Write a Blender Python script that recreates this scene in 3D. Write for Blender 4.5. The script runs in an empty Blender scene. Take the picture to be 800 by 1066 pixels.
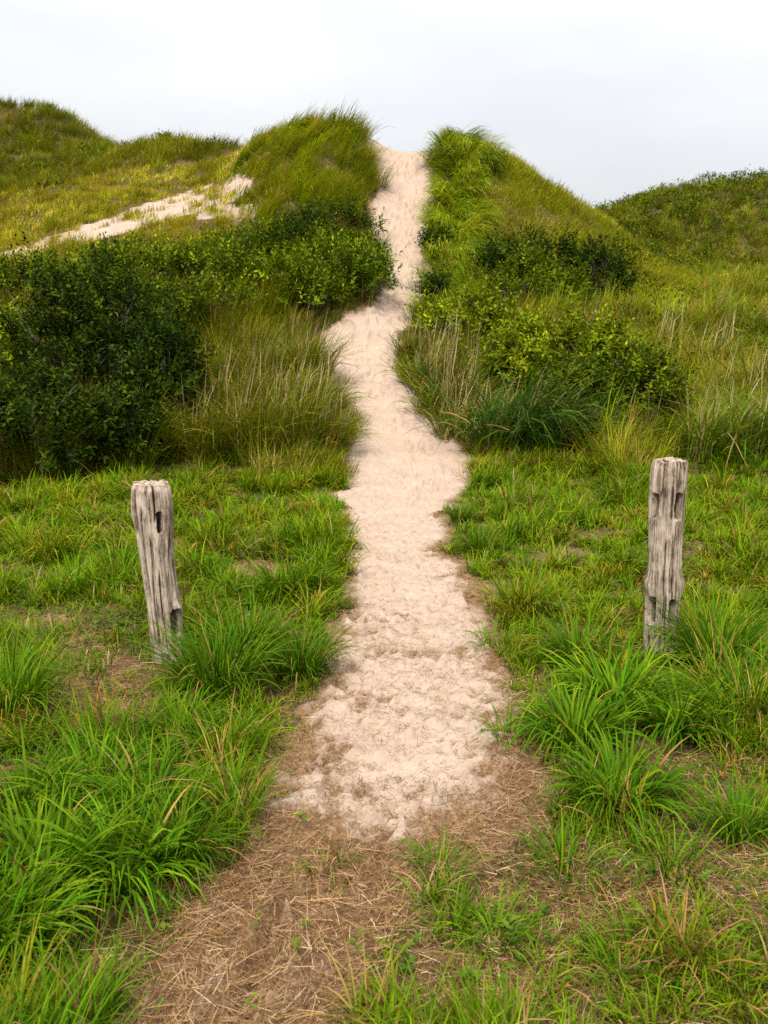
import bpy, math, numpy as np
from math import radians, sin, cos, pi

# ------------------------------------------------------------------ basics
scene = bpy.context.scene
COL = scene.collection
rng = np.random.default_rng(11)
F, PITCH, CAMH = 950.0, radians(10.0), 1.7
CP, SP = cos(PITCH), sin(PITCH)

def ray(px, py):
    xn = (np.asarray(px, float) - 400) / F
    yn = (533 - np.asarray(py, float)) / F
    return xn / (CP + yn * SP), (-SP + yn * CP) / (CP + yn * SP)      # dx/dY, dz/dY

def pt(px, py, Y):
    u, v = ray(px, py)
    return u * Y, Y, CAMH + v * Y

def flat(px, py, z=0.0):
    u, v = ray(px, py)
    Y = (z - CAMH) / v
    return u * Y, Y

def proj(x, y, z):
    d = y * CP - (z - CAMH) * SP
    d = np.where(d < 0.05, 0.05, d)
    return 400 + F * x / d, 533 - F * (y * SP + (z - CAMH) * CP) / d

def _hash(ix, iy, seed):
    h = (ix.astype(np.int64) * 374761393 + iy.astype(np.int64) * 668265263 + seed * 974711) & 0xffffffff
    h = ((h ^ (h >> 13)) * 1274126177) & 0xffffffff
    h = ((h ^ (h >> 16)) * 2246822519) & 0xffffffff
    return ((h ^ (h >> 15)) & 0xffffff) / float(0xffffff)

def vnoise(x, y, seed=0):
    x = np.asarray(x, float); y = np.asarray(y, float)
    ix = np.floor(x); iy = np.floor(y)
    fx = x - ix; fy = y - iy
    fx = fx * fx * fx * (fx * (fx * 6 - 15) + 10); fy = fy * fy * fy * (fy * (fy * 6 - 15) + 10)
    a = _hash(ix, iy, seed); b = _hash(ix + 1, iy, seed); c = _hash(ix, iy + 1, seed); d = _hash(ix + 1, iy + 1, seed)
    return (a * (1 - fx) + b * fx) * (1 - fy) + (c * (1 - fx) + d * fx) * fy

def fbm(x, y, seed=0, octv=4):
    s = 0; a = .5; t = 0
    for k in range(octv):
        c, q = cos(k * 1.1), sin(k * 1.1)
        s = s + a * vnoise(x * c - y * q, x * q + y * c, seed + k * 17); t += a
        a *= .5; x = x * 2.03; y = y * 2.03
    return s / t

def sst(a, b, x):
    t = np.clip((x - a) / (b - a), 0, 1)
    return t * t * (3 - 2 * t)

def inpoly(px, py, poly):
    r = np.zeros(np.shape(px), bool); n = len(poly)
    for i in range(n):
        x1, y1 = poly[i]; x2, y2 = poly[(i + 1) % n]
        if y1 == y2: continue
        c = ((y1 > py) != (y2 > py)) & (px < (x2 - x1) * (py - y1) / (y2 - y1) + x1)
        r ^= c
    return r

def mesh_np(name, V, Fq, mat, col=None, attrs=None, smooth=True):
    """V (n,3); Fq (m,k) polygons of one size."""
    me = bpy.data.meshes.new(name)
    V = np.ascontiguousarray(V, np.float32); Fq = np.ascontiguousarray(Fq, np.int32)
    m, k = Fq.shape
    me.vertices.add(len(V)); me.vertices.foreach_set('co', V.ravel())
    me.loops.add(m * k); me.loops.foreach_set('vertex_index', Fq.ravel())
    me.polygons.add(m)
    me.polygons.foreach_set('loop_start', np.arange(0, m * k, k, dtype=np.int32))
    me.polygons.foreach_set('loop_total', np.full(m, k, np.int32))
    if smooth: me.polygons.foreach_set('use_smooth', np.ones(m, bool))
    if col is not None:
        a = me.attributes.new('Col', 'FLOAT_COLOR', 'POINT')
        c = np.ones((len(V), 4), np.float32); c[:, :3] = col
        a.data.foreach_set('color', c.ravel())
    for nm, arr in (attrs or {}).items():
        a = me.attributes.new(nm, 'FLOAT', 'POINT')
        a.data.foreach_set('value', np.ascontiguousarray(arr, np.float32))
    me.materials.append(mat)
    me.update(calc_edges=True)
    return me

def link(name, data, parent=None, label=None, cat=None, group=None, kind=None):
    o = bpy.data.objects.new(name, data)
    COL.objects.link(o)
    if parent is not None: o.parent = parent
    if label: o['label'] = label
    if cat: o['category'] = cat
    if group: o['group'] = group
    if kind: o['kind'] = kind
    return o

# ------------------------------------------------------------------ materials
def new_mat(name):
    m = bpy.data.materials.new(name); m.use_nodes = True
    nt = m.node_tree; nt.nodes.clear()
    return m, nt, nt.nodes, nt.links

def leaf_mat(name, trans=.35, rough=.45, spec=.3):
    m, nt, N, L = new_mat(name)
    out = N.new('ShaderNodeOutputMaterial'); mix = N.new('ShaderNodeMixShader')
    p = N.new('ShaderNodeBsdfPrincipled'); t = N.new('ShaderNodeBsdfTranslucent')
    a = N.new('ShaderNodeAttribute'); a.attribute_name = 'Col'
    oi = N.new('ShaderNodeObjectInfo')
    hsv = N.new('ShaderNodeHueSaturation')
    mr = N.new('ShaderNodeMapRange'); mr.inputs[3].default_value = .78; mr.inputs[4].default_value = 1.22
    L.new(oi.outputs['Random'], mr.inputs[0]); L.new(mr.outputs[0], hsv.inputs['Value'])
    L.new(a.outputs['Color'], hsv.inputs['Color'])
    g = N.new('ShaderNodeMix'); g.data_type = 'RGBA'; g.blend_type = 'MULTIPLY'
    g.inputs[0].default_value = 1; g.inputs[7].default_value = (1.25, 1.15, .6, 1)
    L.new(hsv.outputs[0], g.inputs[6])
    L.new(hsv.outputs[0], p.inputs['Base Color']); L.new(g.outputs[2], t.inputs['Color'])
    p.inputs['Roughness'].default_value = rough; p.inputs['Specular IOR Level'].default_value = spec
    mix.inputs[0].default_value = trans
    L.new(p.outputs[0], mix.inputs[1]); L.new(t.outputs[0], mix.inputs[2]); L.new(mix.outputs[0], out.inputs[0])
    return m

M_GRASS = leaf_mat('grass_blade', .24, .55, .025)
M_LEAF = leaf_mat('shrub_leaf', .20, .5, .03)
M_STRAW = leaf_mat('dry_straw', .15, .7, .15)

def bark_mat():
    m, nt, N, L = new_mat('twig_bark')
    out = N.new('ShaderNodeOutputMaterial'); p = N.new('ShaderNodeBsdfPrincipled')
    no = N.new('ShaderNodeTexNoise'); no.inputs['Scale'].default_value = 25
    r = N.new('ShaderNodeValToRGB'); r.color_ramp.elements[0].color = (.035, .025, .018, 1); r.color_ramp.elements[1].color = (.16, .125, .095, 1)
    L.new(no.outputs[0], r.inputs[0]); L.new(r.outputs[0], p.inputs['Base Color']); p.inputs['Roughness'].default_value = .85
    L.new(p.outputs[0], out.inputs[0])
    return m
M_BARK = bark_mat()

def ground_mat():
    m, nt, N, L = new_mat('dune_ground')
    out = N.new('ShaderNodeOutputMaterial'); p = N.new('ShaderNodeBsdfPrincipled')
    geo = N.new('ShaderNodeNewGeometry')
    def attr(n):
        a = N.new('ShaderNodeAttribute'); a.attribute_name = n; return a.outputs['Fac']
    def noise(s, d=5, r=.6):
        n = N.new('ShaderNodeTexNoise'); n.inputs['Scale'].default_value = s; n.inputs['Detail'].default_value = d
        n.inputs['Roughness'].default_value = r; L.new(geo.outputs['Position'], n.inputs['Vector']); return n.outputs[0]
    def ramp(f, stops):
        r = N.new('ShaderNodeValToRGB'); e = r.color_ramp.elements
        while len(e) < len(stops): e.new(.5)
        for i, (q, c) in enumerate(stops): e[i].position = q; e[i].color = (*c, 1)
        L.new(f, r.inputs[0]); return r.outputs[0]
    def mathn(op, a, b):
        n = N.new('ShaderNodeMath'); n.operation = op
        for i, v in enumerate((a, b)):
            if isinstance(v, (int, float)): n.inputs[i].default_value = v
            else: L.new(v, n.inputs[i])
        return n.outputs[0]
    def mixc(f, a, b):
        n = N.new('ShaderNodeMix'); n.data_type = 'RGBA'
        L.new(f, n.inputs[0]); L.new(a, n.inputs[6]); L.new(b, n.inputs[7]); return n.outputs[2]
    sand = ramp(noise(38, 6, .7), [(.3, (.275, .198, .146)), (.5, (.375, .286, .222)), (.7, (.435, .347, .282))])
    sand2 = ramp(noise(2.2, 4), [(.35, (.315, .232, .175)), (.65, (.415, .325, .258))])
    sand = mixc(mathn('MULTIPLY', noise(1.3), .9), sand, sand2)
    litter = ramp(noise(70, 6, .75), [(.3, (.045, .024, .011)), (.48, (.150, .087, .042)), (.7, (.32, .21, .12))])
    soil = ramp(noise(22, 6, .7), [(.3, (.022, .018, .006)), (.55, (.085, .058, .022)), (.72, (.21, .14, .062))])
    # bare = walked litter instead of soil ; sand covers litter where the sand attribute says so
    nb = mathn('MULTIPLY', mathn('SUBTRACT', noise(9, 6, .7), .5), 1.1)
    fb = ramp(mathn('ADD', attr('bare'), nb), [(.35, (0, 0, 0)), (.65, (1, 1, 1))])
    c = mixc(fb, soil, litter)
    ns = mathn('MULTIPLY', mathn('SUBTRACT', noise(16, 8, .78), .5), 1.5)
    ns = mathn('ADD', ns, mathn('MULTIPLY', mathn('SUBTRACT', noise(75, 6, .8), .5), 1.3))
    fs = ramp(mathn('ADD', attr('sand'), ns), [(.18, (0, 0, 0)), (.72, (1, 1, 1))])
    c = mixc(fs, c, sand)
    L.new(c, p.inputs['Base Color'])
    p.inputs['Roughness'].default_value = .92; p.inputs['Specular IOR Level'].default_value = .12
    b = N.new('ShaderNodeBump'); b.inputs['Strength'].default_value = .55; b.inputs['Distance'].default_value = .02
    h = mathn('ADD', mathn('MULTIPLY', noise(45, 6, .7), .7), mathn('MULTIPLY', noise(160, 3, .7), .4))
    L.new(h, b.inputs['Height']); L.new(b.outputs[0], p.inputs['Normal'])
    L.new(p.outputs[0], out.inputs[0])
    return m
M_GROUND = ground_mat()

def wood_mat():
    m, nt, N, L = new_mat('weathered_wood')
    out = N.new('ShaderNodeOutputMaterial'); p = N.new('ShaderNodeBsdfPrincipled')
    tc = N.new('ShaderNodeTexCoord'); mp = N.new('ShaderNodeMapping'); mp.inputs['Scale'].default_value = (1, 1, .11)
    L.new(tc.outputs['Object'], mp.inputs[0])
    def noise(s, d, r, vec):
        n = N.new('ShaderNodeTexNoise'); n.inputs['Scale'].default_value = s; n.inputs['Detail'].default_value = d
        n.inputs['Roughness'].default_value = r; L.new(vec, n.inputs['Vector']); return n.outputs[0]
    mp2 = N.new('ShaderNodeMapping'); mp2.inputs['Scale'].default_value = (1, 1, .22); L.new(tc.outputs['Object'], mp2.inputs[0])
    na = noise(95, 8, .75, mp2.outputs[0]); nb_ = noise(38, 6, .7, mp.outputs[0]); n2 = noise(9, 5, .65, tc.outputs['Object'])
    mx = N.new('ShaderNodeMath'); mx.operation = 'ADD'; L.new(na, mx.inputs[0]); L.new(nb_, mx.inputs[1])
    hf = N.new('ShaderNodeMath'); hf.operation = 'MULTIPLY'; hf.inputs[1].default_value = .5; L.new(mx.outputs[0], hf.inputs[0]); n1 = hf.outputs[0]
    r = N.new('ShaderNodeValToRGB'); e = r.color_ramp.elements
    e.new(.5); e.new(.5)
    for i, (q, c) in enumerate([(.34, (.040, .028, .020)), (.43, (.155, .115, .084)), (.50, (.275, .218, .167)), (.62, (.47, .395, .325))]):
        e[i].position = q; e[i].color = (*c, 1)
    ad = N.new('ShaderNodeMath'); ad.operation = 'MULTIPLY_ADD'; ad.inputs[1].default_value = .45; ad.inputs[2].default_value = -.19
    L.new(n2, ad.inputs[0])
    s = N.new('ShaderNodeMath'); s.operation = 'ADD'; L.new(n1, s.inputs[0]); L.new(ad.outputs[0], s.inputs[1])
    g = N.new('ShaderNodeAttribute'); g.attribute_name = 'groove'
    s2 = N.new('ShaderNodeMath'); s2.operation = 'MULTIPLY_ADD'; s2.inputs[1].default_value = -.20
    L.new(g.outputs['Fac'], s2.inputs[0]); L.new(s.outputs[0], s2.inputs[2])
    L.new(s2.outputs[0], r.inputs[0])
    L.new(r.outputs[0], p.inputs['Base Color']); p.inputs['Roughness'].default_value = .85; p.inputs['Specular IOR Level'].default_value = .15
    b = N.new('ShaderNodeBump'); b.inputs['Strength'].default_value = .6; b.inputs['Distance'].default_value = .006
    L.new(n1, b.inputs['Height']); L.new(b.outputs[0], p.inputs['Normal']); L.new(p.outputs[0], out.inputs[0])
    return m
M_WOOD = wood_mat()

# ------------------------------------------------------------------ terrain
ctrl = []
for Y in (-8, 2, 5, 8, 11):
    for x in (-24, -12, -4, 0, 4, 12, 24): ctrl.append((x, Y, 0.0))
PATH_C = [(418, 490, 12.3), (425, 470, 13.2), (413, 440, 14.6), (398, 400, 16.5), (378, 370, 18), (402, 330, 20),
          (424, 300, 21.5), (417, 250, 24), (422, 200, 26.6), (420, 158, 29)]
PIX = PATH_C + [
    # left hummock beside the path
    (300, 143, 29), (268, 154, 29.8), (235, 166, 31), (350, 137, 28.5), (385, 142, 28.3), (408, 160, 28.8), (380, 195, 26), (372, 235, 24.0), (320, 190, 26), (290, 228, 24.3), (335, 240, 23.4),
    # left saddle, far ridge
    (130, 166, 44), (210, 168, 39), (255, 160, 34), (0, 112, 46), (55, 113, 46), (95, 138, 46), (-70, 106, 46), (-220, 112, 46),
    (0, 205, 34), (70, 185, 37), (50, 145, 43), (0, 235, 28), (120, 206, 30), (225, 188, 31),
    # bare strip
    (240, 200, 28), (200, 212, 27.3), (100, 241, 25.8), (0, 268, 24.5), (-150, 296, 23),
    # shrub slope
    (30, 318, 20), (110, 335, 18.5), (250, 300, 20.5), (345, 305, 20.3), (382, 320, 19.8), (100, 420, 15.2), (250, 410, 16), (320, 400, 16.3), (-60, 400, 15.5),
    # right dune
    (462, 310, 21.4), (500, 300, 21), (492, 152, 29), (484, 205, 26.3), (470, 256, 23.8), (525, 168, 29.6), (570, 198, 29.4), (620, 226, 29), (690, 284, 28),
    (560, 240, 26), (520, 235, 25.3), (610, 265, 25.6), (560, 318, 20.6), (650, 320, 21.5), (450, 440, 14.5), (440, 390, 17),
    # right meadow
    (705, 312, 25), (760, 300, 28), (830, 290, 31), (720, 365, 18.8), (820, 380, 17.5), (700, 420, 15.2), (820, 445, 13.9), (600, 452, 13.8), (520, 470, 13.1),
    # far right dune
    (630, 222, 50), (700, 200, 50), (800, 192, 50), (920, 195, 50), (1100, 210, 50), (650, 285, 40), (800, 272, 42), (950, 285, 42)]
for p_ in PIX:
    ctrl.append(pt(*p_))
# backs of the dunes
ctrl += [(-1, 33, 6.6), (0.6, 36, 5.2), (0, 42, 4.5), (4, 38, 4.0), (7, 38, 2.6), (9, 34, 2.9), (-6, 40, 6.6), (-20, 54, 10), (-10, 54, 7), (-30, 46, 11.5),
         (25, 58, 6), (12, 58, 6.5), (0, 60, 4.5), (-25, 70, 6), (0, 75, 3), (25, 75, 3)]
ctrl = np.array(ctrl)
SC = 10.0
def _phi(r2): return .5 * r2 * np.log(r2 + 1e-9)
P = ctrl[:, :2] / SC
D2 = ((P[:, None] - P[None]) ** 2).sum(-1)
n = len(P)
A = np.zeros((n + 3, n + 3)); A[:n, :n] = _phi(D2) + np.eye(n) * .0025
A[:n, n] = 1; A[:n, n + 1:] = P; A[n, :n] = 1; A[n + 1:, :n] = P.T
W = np.linalg.solve(A, np.concatenate([ctrl[:, 2], [0, 0, 0]]))
GX = np.arange(-60, 60.01, .25); GY = np.arange(-12, 110.01, .25)
gx, gy = np.meshgrid(GX, GY)
q = np.stack([gx.ravel(), gy.ravel()], 1) / SC
zz = np.empty(len(q))
for i in range(0, len(q), 20000):
    c = q[i:i + 20000]
    zz[i:i + 20000] = _phi(((c[:, None] - P[None]) ** 2).sum(-1)) @ W[:n] + W[n] + c @ W[n + 1:]
GZ = zz.reshape(gx.shape)
GZ = np.clip(GZ, -.3, 14)
GZ *= (1 - sst(60, 105, gy)) * (1 - sst(34, 58, np.abs(gx))) * sst(9.5, 13, gy)
GZ += (fbm(gx * .55, gy * .55, 3, 3) - .5) * .5 * sst(14, 22, gy) * (1 - sst(60, 100, gy)) * np.clip(np.abs(gx - .1) / 2 - .4, 0, 1)

def bil(G, x, y):
    fx = np.clip((np.asarray(x, float) + 60) / .25, 0, len(GX) - 1.001); fy = np.clip((np.asarray(y, float) + 12) / .25, 0, len(GY) - 1.001)
    ix = fx.astype(int); iy = fy.astype(int); fx = fx - ix; fy = fy - iy
    return (G[iy, ix] * (1 - fx) + G[iy, ix + 1] * fx) * (1 - fy) + (G[iy + 1, ix] * (1 - fx) + G[iy + 1, ix + 1] * fx) * fy

# path edges: image row, outer bare edge, sand edge, sand edge, outer bare edge
EDGE = np.array([
    (1200, 60, 0, 0, 330), (1066, 115, 0, 0, 365), (1000, 152, 0, 0, 395), (950, 185, 0, 0, 425), (915, 208, 0, 0, 480), (885, 232, 0, 0, 540), (868, 242, 345, 470, 572), (840, 255, 285, 500, 570),
    (800, 272, 290, 520, 562), (760, 290, 308, 524, 552), (720, 322, 336, 518, 538), (680, 345, 356, 508, 524), (640, 352, 366, 499, 518),
    (600, 358, 366, 484, 506), (570, 364, 370, 450, 462), (540, 353, 357, 455, 468), (510, 353, 358, 478, 490), (490, 357, 361, 488, 496),
    (470, 356, 360, 484, 492), (450, 366, 370, 466, 474), (430, 364, 368, 450, 457), (400, 338, 342, 424, 430), (385, 330, 334, 414, 420), (370, 325, 330, 408, 414), (350, 346, 350, 416, 422),
    (330, 382, 385, 433, 438), (300, 402, 404, 444, 448), (270, 396, 398, 447, 451), (250, 385, 388, 448, 452), (225, 388, 390, 451, 455), (200, 396, 398, 453, 457), (180, 384, 386, 455, 459), (155, 382, 384, 457, 460)], float)
pc = np.array(PATH_C)
def row_Y(py):
    return np.where(py >= 500, flat(400, np.maximum(py, 480))[1], np.interp(py, pc[::-1, 1], pc[::-1, 2]))
EY = row_Y(EDGE[:, 0])
EX = np.stack([ray(EDGE[:, k], EDGE[:, 0])[0] * EY for k in (1, 2, 3, 4)], 1)
nosand = EDGE[:, 2] == 0
EX[nosand, 1] = .1; EX[nosand, 2] = -.1
EY = np.append(EY, [31, 40]); EX = np.vstack([EX, EX[-1], EX[-1]])
o_ = np.argsort(EY); EY = EY[o_]; EX = EX[o_]

def masks(x, y):
    w = (fbm(x * 2.2, y * 2.2, 40, 3) - .5) * .30 * np.clip(y / 6, .8, 1.6) + (fbm(x * 6, y * 6, 44, 2) - .5) * .14
    e = [np.interp(y, EY, EX[:, k]) for k in range(4)]
    soft = .05 + .004 * y
    bare = sst(-soft, soft, x - e[0] + w) * sst(-soft, soft, e[3] - x + w)
    s2 = .13 + .001 * y + .10 * (y < 5)
    sand = sst(-s2, s2, x - e[1] + w * .6) * sst(-s2, s2, e[2] - x + w * .6)
    end = y < 30.5
    bare = bare * end; sand = sand * end
    z = bil(GZ, x, y); px, py = proj(x, y, z)
    # worn patches in the lawn
    for (cx, cy, rx, ry) in ((95, 720, 75, 50), (150, 745, 60, 30), (60, 655, 50, 18), (590, 580, 34, 14), (270, 592, 40, 12), (690, 790, 60, 18), (425, 515, 40, 5), (640, 640, 25, 10)):
        d = ((px - cx) / rx) ** 2 + ((py - cy) / ry) ** 2
        m = np.where((y < 11) & (y > .5), np.clip(1.25 - d, 0, 1), 0) * (.35 + .9 * fbm(x * 6, y * 6, 77, 3))
        bare = np.maximum(bare, np.clip(m, 0, .95))
    strip = inpoly(px, py, [(-300, 318), (-100, 278), (0, 258), (70, 241), (150, 213), (205, 197), (250, 180), (262, 188), (256, 206), (215, 219), (150, 236), (80, 256), (30, 269), (-100, 294), (-300, 332)])
    strip = strip & (y > 21) & (y < 33)
    n_ = fbm(x * 1.1, y * .9, 90, 3)
    sp = np.where(strip, np.clip(.66 + (n_ - .45) * 3.0 + .2 * (px < 90), .2, .92), 0)
    n2 = np.where((y > 21) & (y < 26.5) & (px > 200) & (px < 300) & (py > 212) & (py < 258), np.clip((n_ - .56) * 8, 0, .6), 0)
    sp = np.maximum(sp, n2)
    back = np.where((y > 29) & (y < 33) & (np.abs(x - .6) < 1.4), 1, 0)
    sand = np.maximum(np.maximum(sand, sp), back)
    bare = np.maximum(np.maximum(bare, sp), back)
    return bare, sand, px, py, z

def axis_grow(vals, start, step, grow, end, cap=60):
    v = [start]; s = step
    while abs(v[-1] - end) > 1e-6:
        nx = v[-1] + (s if end > start else -s)
        if (end > start and nx > end) or (end < start and nx < end): nx = end
        v.append(nx); s = min(s * grow, cap)
    return v[1:]
core = list(np.arange(-1.15, 1.1501, .023))
xs = np.array(sorted(axis_grow(None, -1.15, .025, 1.05, -500) + core + axis_grow(None, 1.15, .025, 1.05, 500)))
ys = list(np.arange(1.4, 9, .026)) + list(np.arange(9, 31, .075))
ys = np.array(sorted(axis_grow(None, 1.4, .05, 1.2, -80) + ys + axis_grow(None, ys[-1], .09, 1.08, 900)))
tx, ty = np.meshgrid(xs, ys)
bare, sand, _, _, tz = masks(tx, ty)
inside = (np.abs(tx) < 59) & (ty < 109) & (ty > -11)
tz = np.where(inside, tz, 0)
lumps = (fbm(tx * 1.6, ty * 1.6, 5, 3) - .5) * .10 * (1 - bare) * np.clip(1 - ty / 60, 0, 1)
rs = np.random.default_rng(5)
stamp = np.zeros_like(tx)
for i in range(5200):
    if i < 1350 or i >= 1900: fy = 1.8 + 10.5 * rs.random()
    else: fy = 11.5 + 18 * rs.random()
    lo, hi = np.interp(fy, EY, EX[:, 1]), np.interp(fy, EY, EX[:, 2])
    if hi < lo: lo, hi = np.interp(fy, EY, EX[:, 0]) + .3, np.interp(fy, EY, EX[:, 3]) - .3
    fx = lo + (hi - lo) * rs.random()
    an = (rs.random() - .5) * 1.4; k_ = 1.0 if i < 1350 else (1.5 if i < 1900 else .42)
    la, wa = (.085 + .05 * rs.random()) * k_, (.040 + .022 * rs.random()) * k_
    dp = (.010 + .026 * rs.random()) * (1 if i < 1900 else .5)
    i0, i1 = np.searchsorted(xs, [fx - .32, fx + .32]); j0, j1 = np.searchsorted(ys, [fy - .32, fy + .32])
    if i1 - i0 < 2 or j1 - j0 < 2: continue
    dx = tx[j0:j1, i0:i1] - fx; dy = ty[j0:j1, i0:i1] - fy
    uu = (dx * cos(an) + dy * sin(an)) / wa; vv = (-dx * sin(an) + dy * cos(an)) / la
    vv = vv + .35 * uu * uu * (rs.random() - .5)
    rr = np.sqrt(uu * uu + vv * vv) + (vnoise(tx[j0:j1, i0:i1] * 22, ty[j0:j1, i0:i1] * 22, 300 + i) - .5) * .5
    prof_ = -dp * (1 - sst(.62, 1.08, rr)) + dp * .55 * np.exp(-((rr - 1.22) / .24) ** 2)
    old = stamp[j0:j1, i0:i1]
    stamp[j0:j1, i0:i1] = old * (1 - (.75 if i < 1900 else .0) * (1 - sst(.8, 1.3, rr))) + prof_
rough_ = fbm(tx * 5, ty * 5, 23, 4) - .5
tread = (stamp * .72 + rough_ * .034 + (fbm(tx * 1.7, ty * 1.7, 29, 2) - .5) * .05) * bare * (.8 + 1.1 * sst(9, 17, ty))
low = np.clip(-(stamp + rough_ * .05) / .030, 0, 1)
hollow = low * (.35 + 1.1 * fbm(tx * 7, ty * 7, 27, 3)) * (1 - .85 * sst(8, 15, ty))
sand = np.clip(sand - hollow * .36 * (sand > .02), 0, 1)
edge_ = (1 - sst(5.0, 9, ty))
sand = sand - edge_ * np.clip(fbm(tx * 3.2, ty * 3.2, 61, 3) - .5, 0, 1) * 1.3 * (sand > 0) - edge_ * np.clip(fbm(tx * 11, ty * 11, 63, 3) - .5, 0, 1) * 1.2 * (sand > 0)
sand = np.clip(sand, 0, 1)
sand = np.maximum(sand, np.where((ty < 3.4) & (ty > 1) & (bare > .6), np.clip(fbm(tx * 4, ty * 4, 65, 3) - .54, 0, .3) * 1.5, 0))
_px, _py = proj(tx, ty, tz)
litterzone = sst(790, 900, _py) * sst(380, 520, _px + (_py - 900) * .3) * (ty < 5) * (ty > .4)
colbare = np.maximum(bare, litterzone * (.05 + .7 * fbm(tx * 2.5, ty * 2.5, 67, 3)))
TZ = tz + lumps + tread
nx_, ny_ = len(xs), len(ys)
idx = np.arange(nx_ * ny_).reshape(ny_, nx_)
quads = np.stack([idx[:-1, :-1], idx[:-1, 1:], idx[1:, 1:], idx[1:, :-1]], -1).reshape(-1, 4)
TV = np.stack([tx, ty, TZ], -1).reshape(-1, 3)
fb_ = bare.ravel()[quads].mean(1)
fc = TV[quads].mean(1)
pxl = np.interp(fc[:, 1], EY, EX[:, 0]) - .35; pxr = np.interp(fc[:, 1], EY, EX[:, 3]) + .35
is_path = (fb_ > .5) & (fc[:, 0] > pxl) & (fc[:, 0] < pxr) & (fc[:, 1] < 30.6) & (fc[:, 1] > .2)
mid = (pxl + pxr) / 2
foot_y = 12.6
far = fc[:, 1] > 33.5
cls = np.where(is_path, 0, np.where((fc[:, 1] < foot_y) | (fc[:, 1] > 105) | (np.abs(fc[:, 0]) > 57), 1,
      np.where(far, np.where(fc[:, 0] < 2, 4, 5), np.where(fc[:, 0] < mid, 2, 3))))
spec = [('path', 'narrow pale sand footpath worn through the grass and up over the dune', 'path'),
        ('ground', 'flat sandy soil under the mown grass around the two posts', 'ground'),
        ('dune', 'grassy dune hummock rising beside the sand path, with a bare sandy strip on its flank', 'dune'),
        ('dune', 'smooth pointed grassy dune with a mane of long grass along the sand path', 'dune'),
        ('hill', 'dark green higher dune ridge standing behind the bare sandy strip', 'dune'),
        ('hill', 'low dark scrubby dune ridge beyond the reedy meadow', 'dune')]
for k, (nm, lab, cat) in enumerate(spec):
    fq = quads[cls == k]
    if len(fq) == 0: continue
    u, inv = np.unique(fq, return_inverse=True)
    me = mesh_np(nm, TV[u], inv.reshape(-1, 4), M_GROUND, attrs={'bare': colbare.ravel()[u], 'sand': sand.ravel()[u]})
    link(nm, me, label=lab, cat=cat, kind='structure')

DZG = TZ - tz
def dz(x, y):
    """height of the trodden relief above the smooth terrain"""
    i = np.clip(np.searchsorted(xs, x) - 1, 0, nx_ - 2); j = np.clip(np.searchsorted(ys, y) - 1, 0, ny_ - 2)
    fx = np.clip((x - xs[i]) / (xs[i + 1] - xs[i]), 0, 1); fy = np.clip((y - ys[j]) / (ys[j + 1] - ys[j]), 0, 1)
    return (DZG[j, i] * (1 - fx) + DZG[j, i + 1] * fx) * (1 - fy) + (DZG[j + 1, i] * (1 - fx) + DZG[j + 1, i + 1] * fx) * fy

# ------------------------------------------------------------------ blades
def blades(root, L, Wd, az, t0, t1, col, tip=None, nseg=4, prof=None, twist=.5, bendpow=1.2, kinkp=.12):
    n = len(root); kink = (rng.random(n) < kinkp) * (.5 + .9 * rng.random(n)); ks = .3 + .6 * rng.random(n); L = np.broadcast_to(L, n); Wd = np.broadcast_to(Wd, n)
    s = np.linspace(0, 1, nseg + 1)
    pos = np.zeros((n, nseg + 1, 3)); pos[:, 0] = root
    ca, sa = np.cos(az), np.sin(az)
    for k in range(nseg):
        sm = ((k + .5) / nseg) ** bendpow
        th = np.minimum(t0 + (t1 - t0) * sm + kink * (sm > ks), 2.5)
        d = np.stack([np.sin(th) * ca, np.sin(th) * sa, np.cos(th)], 1)
        pos[:, k + 1] = pos[:, k] + d * (L / nseg)[:, None]
    w = np.interp(s, [0, .25, .6, .85, 1], [.65, 1, .8, .42, .03]) if prof is None else np.interp(s, prof[0], prof[1])
    tw = (rng.random(n) - .5) * 2 * twist
    V = np.zeros((n, nseg + 1, 2, 3))
    for k in range(nseg + 1):
        th = np.minimum(t0 + (t1 - t0) * s[k] ** bendpow + kink * (s[k] ** bendpow > ks), 2.5)
        a = tw * (.4 + .9 * s[k])
        nrm = np.stack([-np.cos(th) * ca, -np.cos(th) * sa, np.sin(th)], 1)
        side = np.stack([-sa, ca, np.zeros(n)], 1)
        sv = side * np.cos(a)[:, None] + nrm * np.sin(a)[:, None]
        o = sv * (Wd * w[k] * .5)[:, None]
        V[:, k, 0] = pos[:, k] - o; V[:, k, 1] = pos[:, k] + o
    base = (np.arange(n) * (nseg + 1) * 2)[:, None]
    k = np.arange(nseg)[None]
    a = base + k * 2
    Q = np.stack([a, a + 1, a + 3, a + 2], -1).reshape(-1, 4)
    C = np.repeat(col[:, None], nseg + 1, 1)
    if tip is not None:
        f = (s ** 2.5)[None, :, None]
        C = C * (1 - f) + tip[:, None] * f
    C = np.repeat(C[:, :, None], 2, 2)
    return V.reshape(-1, 3), Q, C.reshape(-1, 3)

def join(parts):
    Vs, Qs, Cs = [], [], []; o = 0
    for V, Q, C in parts:
        Vs.append(V); Qs.append(Q + o); Cs.append(C); o += len(V)
    return np.concatenate(Vs), np.concatenate(Qs), np.concatenate(Cs)

def pal(n, cols, wts, jit=.18):
    cols = np.array(cols); i = rng.choice(len(cols), n, p=np.array(wts) / sum(wts))
    c = cols[i]
    return np.clip(c * (1 + (rng.random((n, 1)) - .5) * 2 * jit) * (1 + (rng.random((n, 3)) - .5) * .16), .002, 1)

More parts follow.
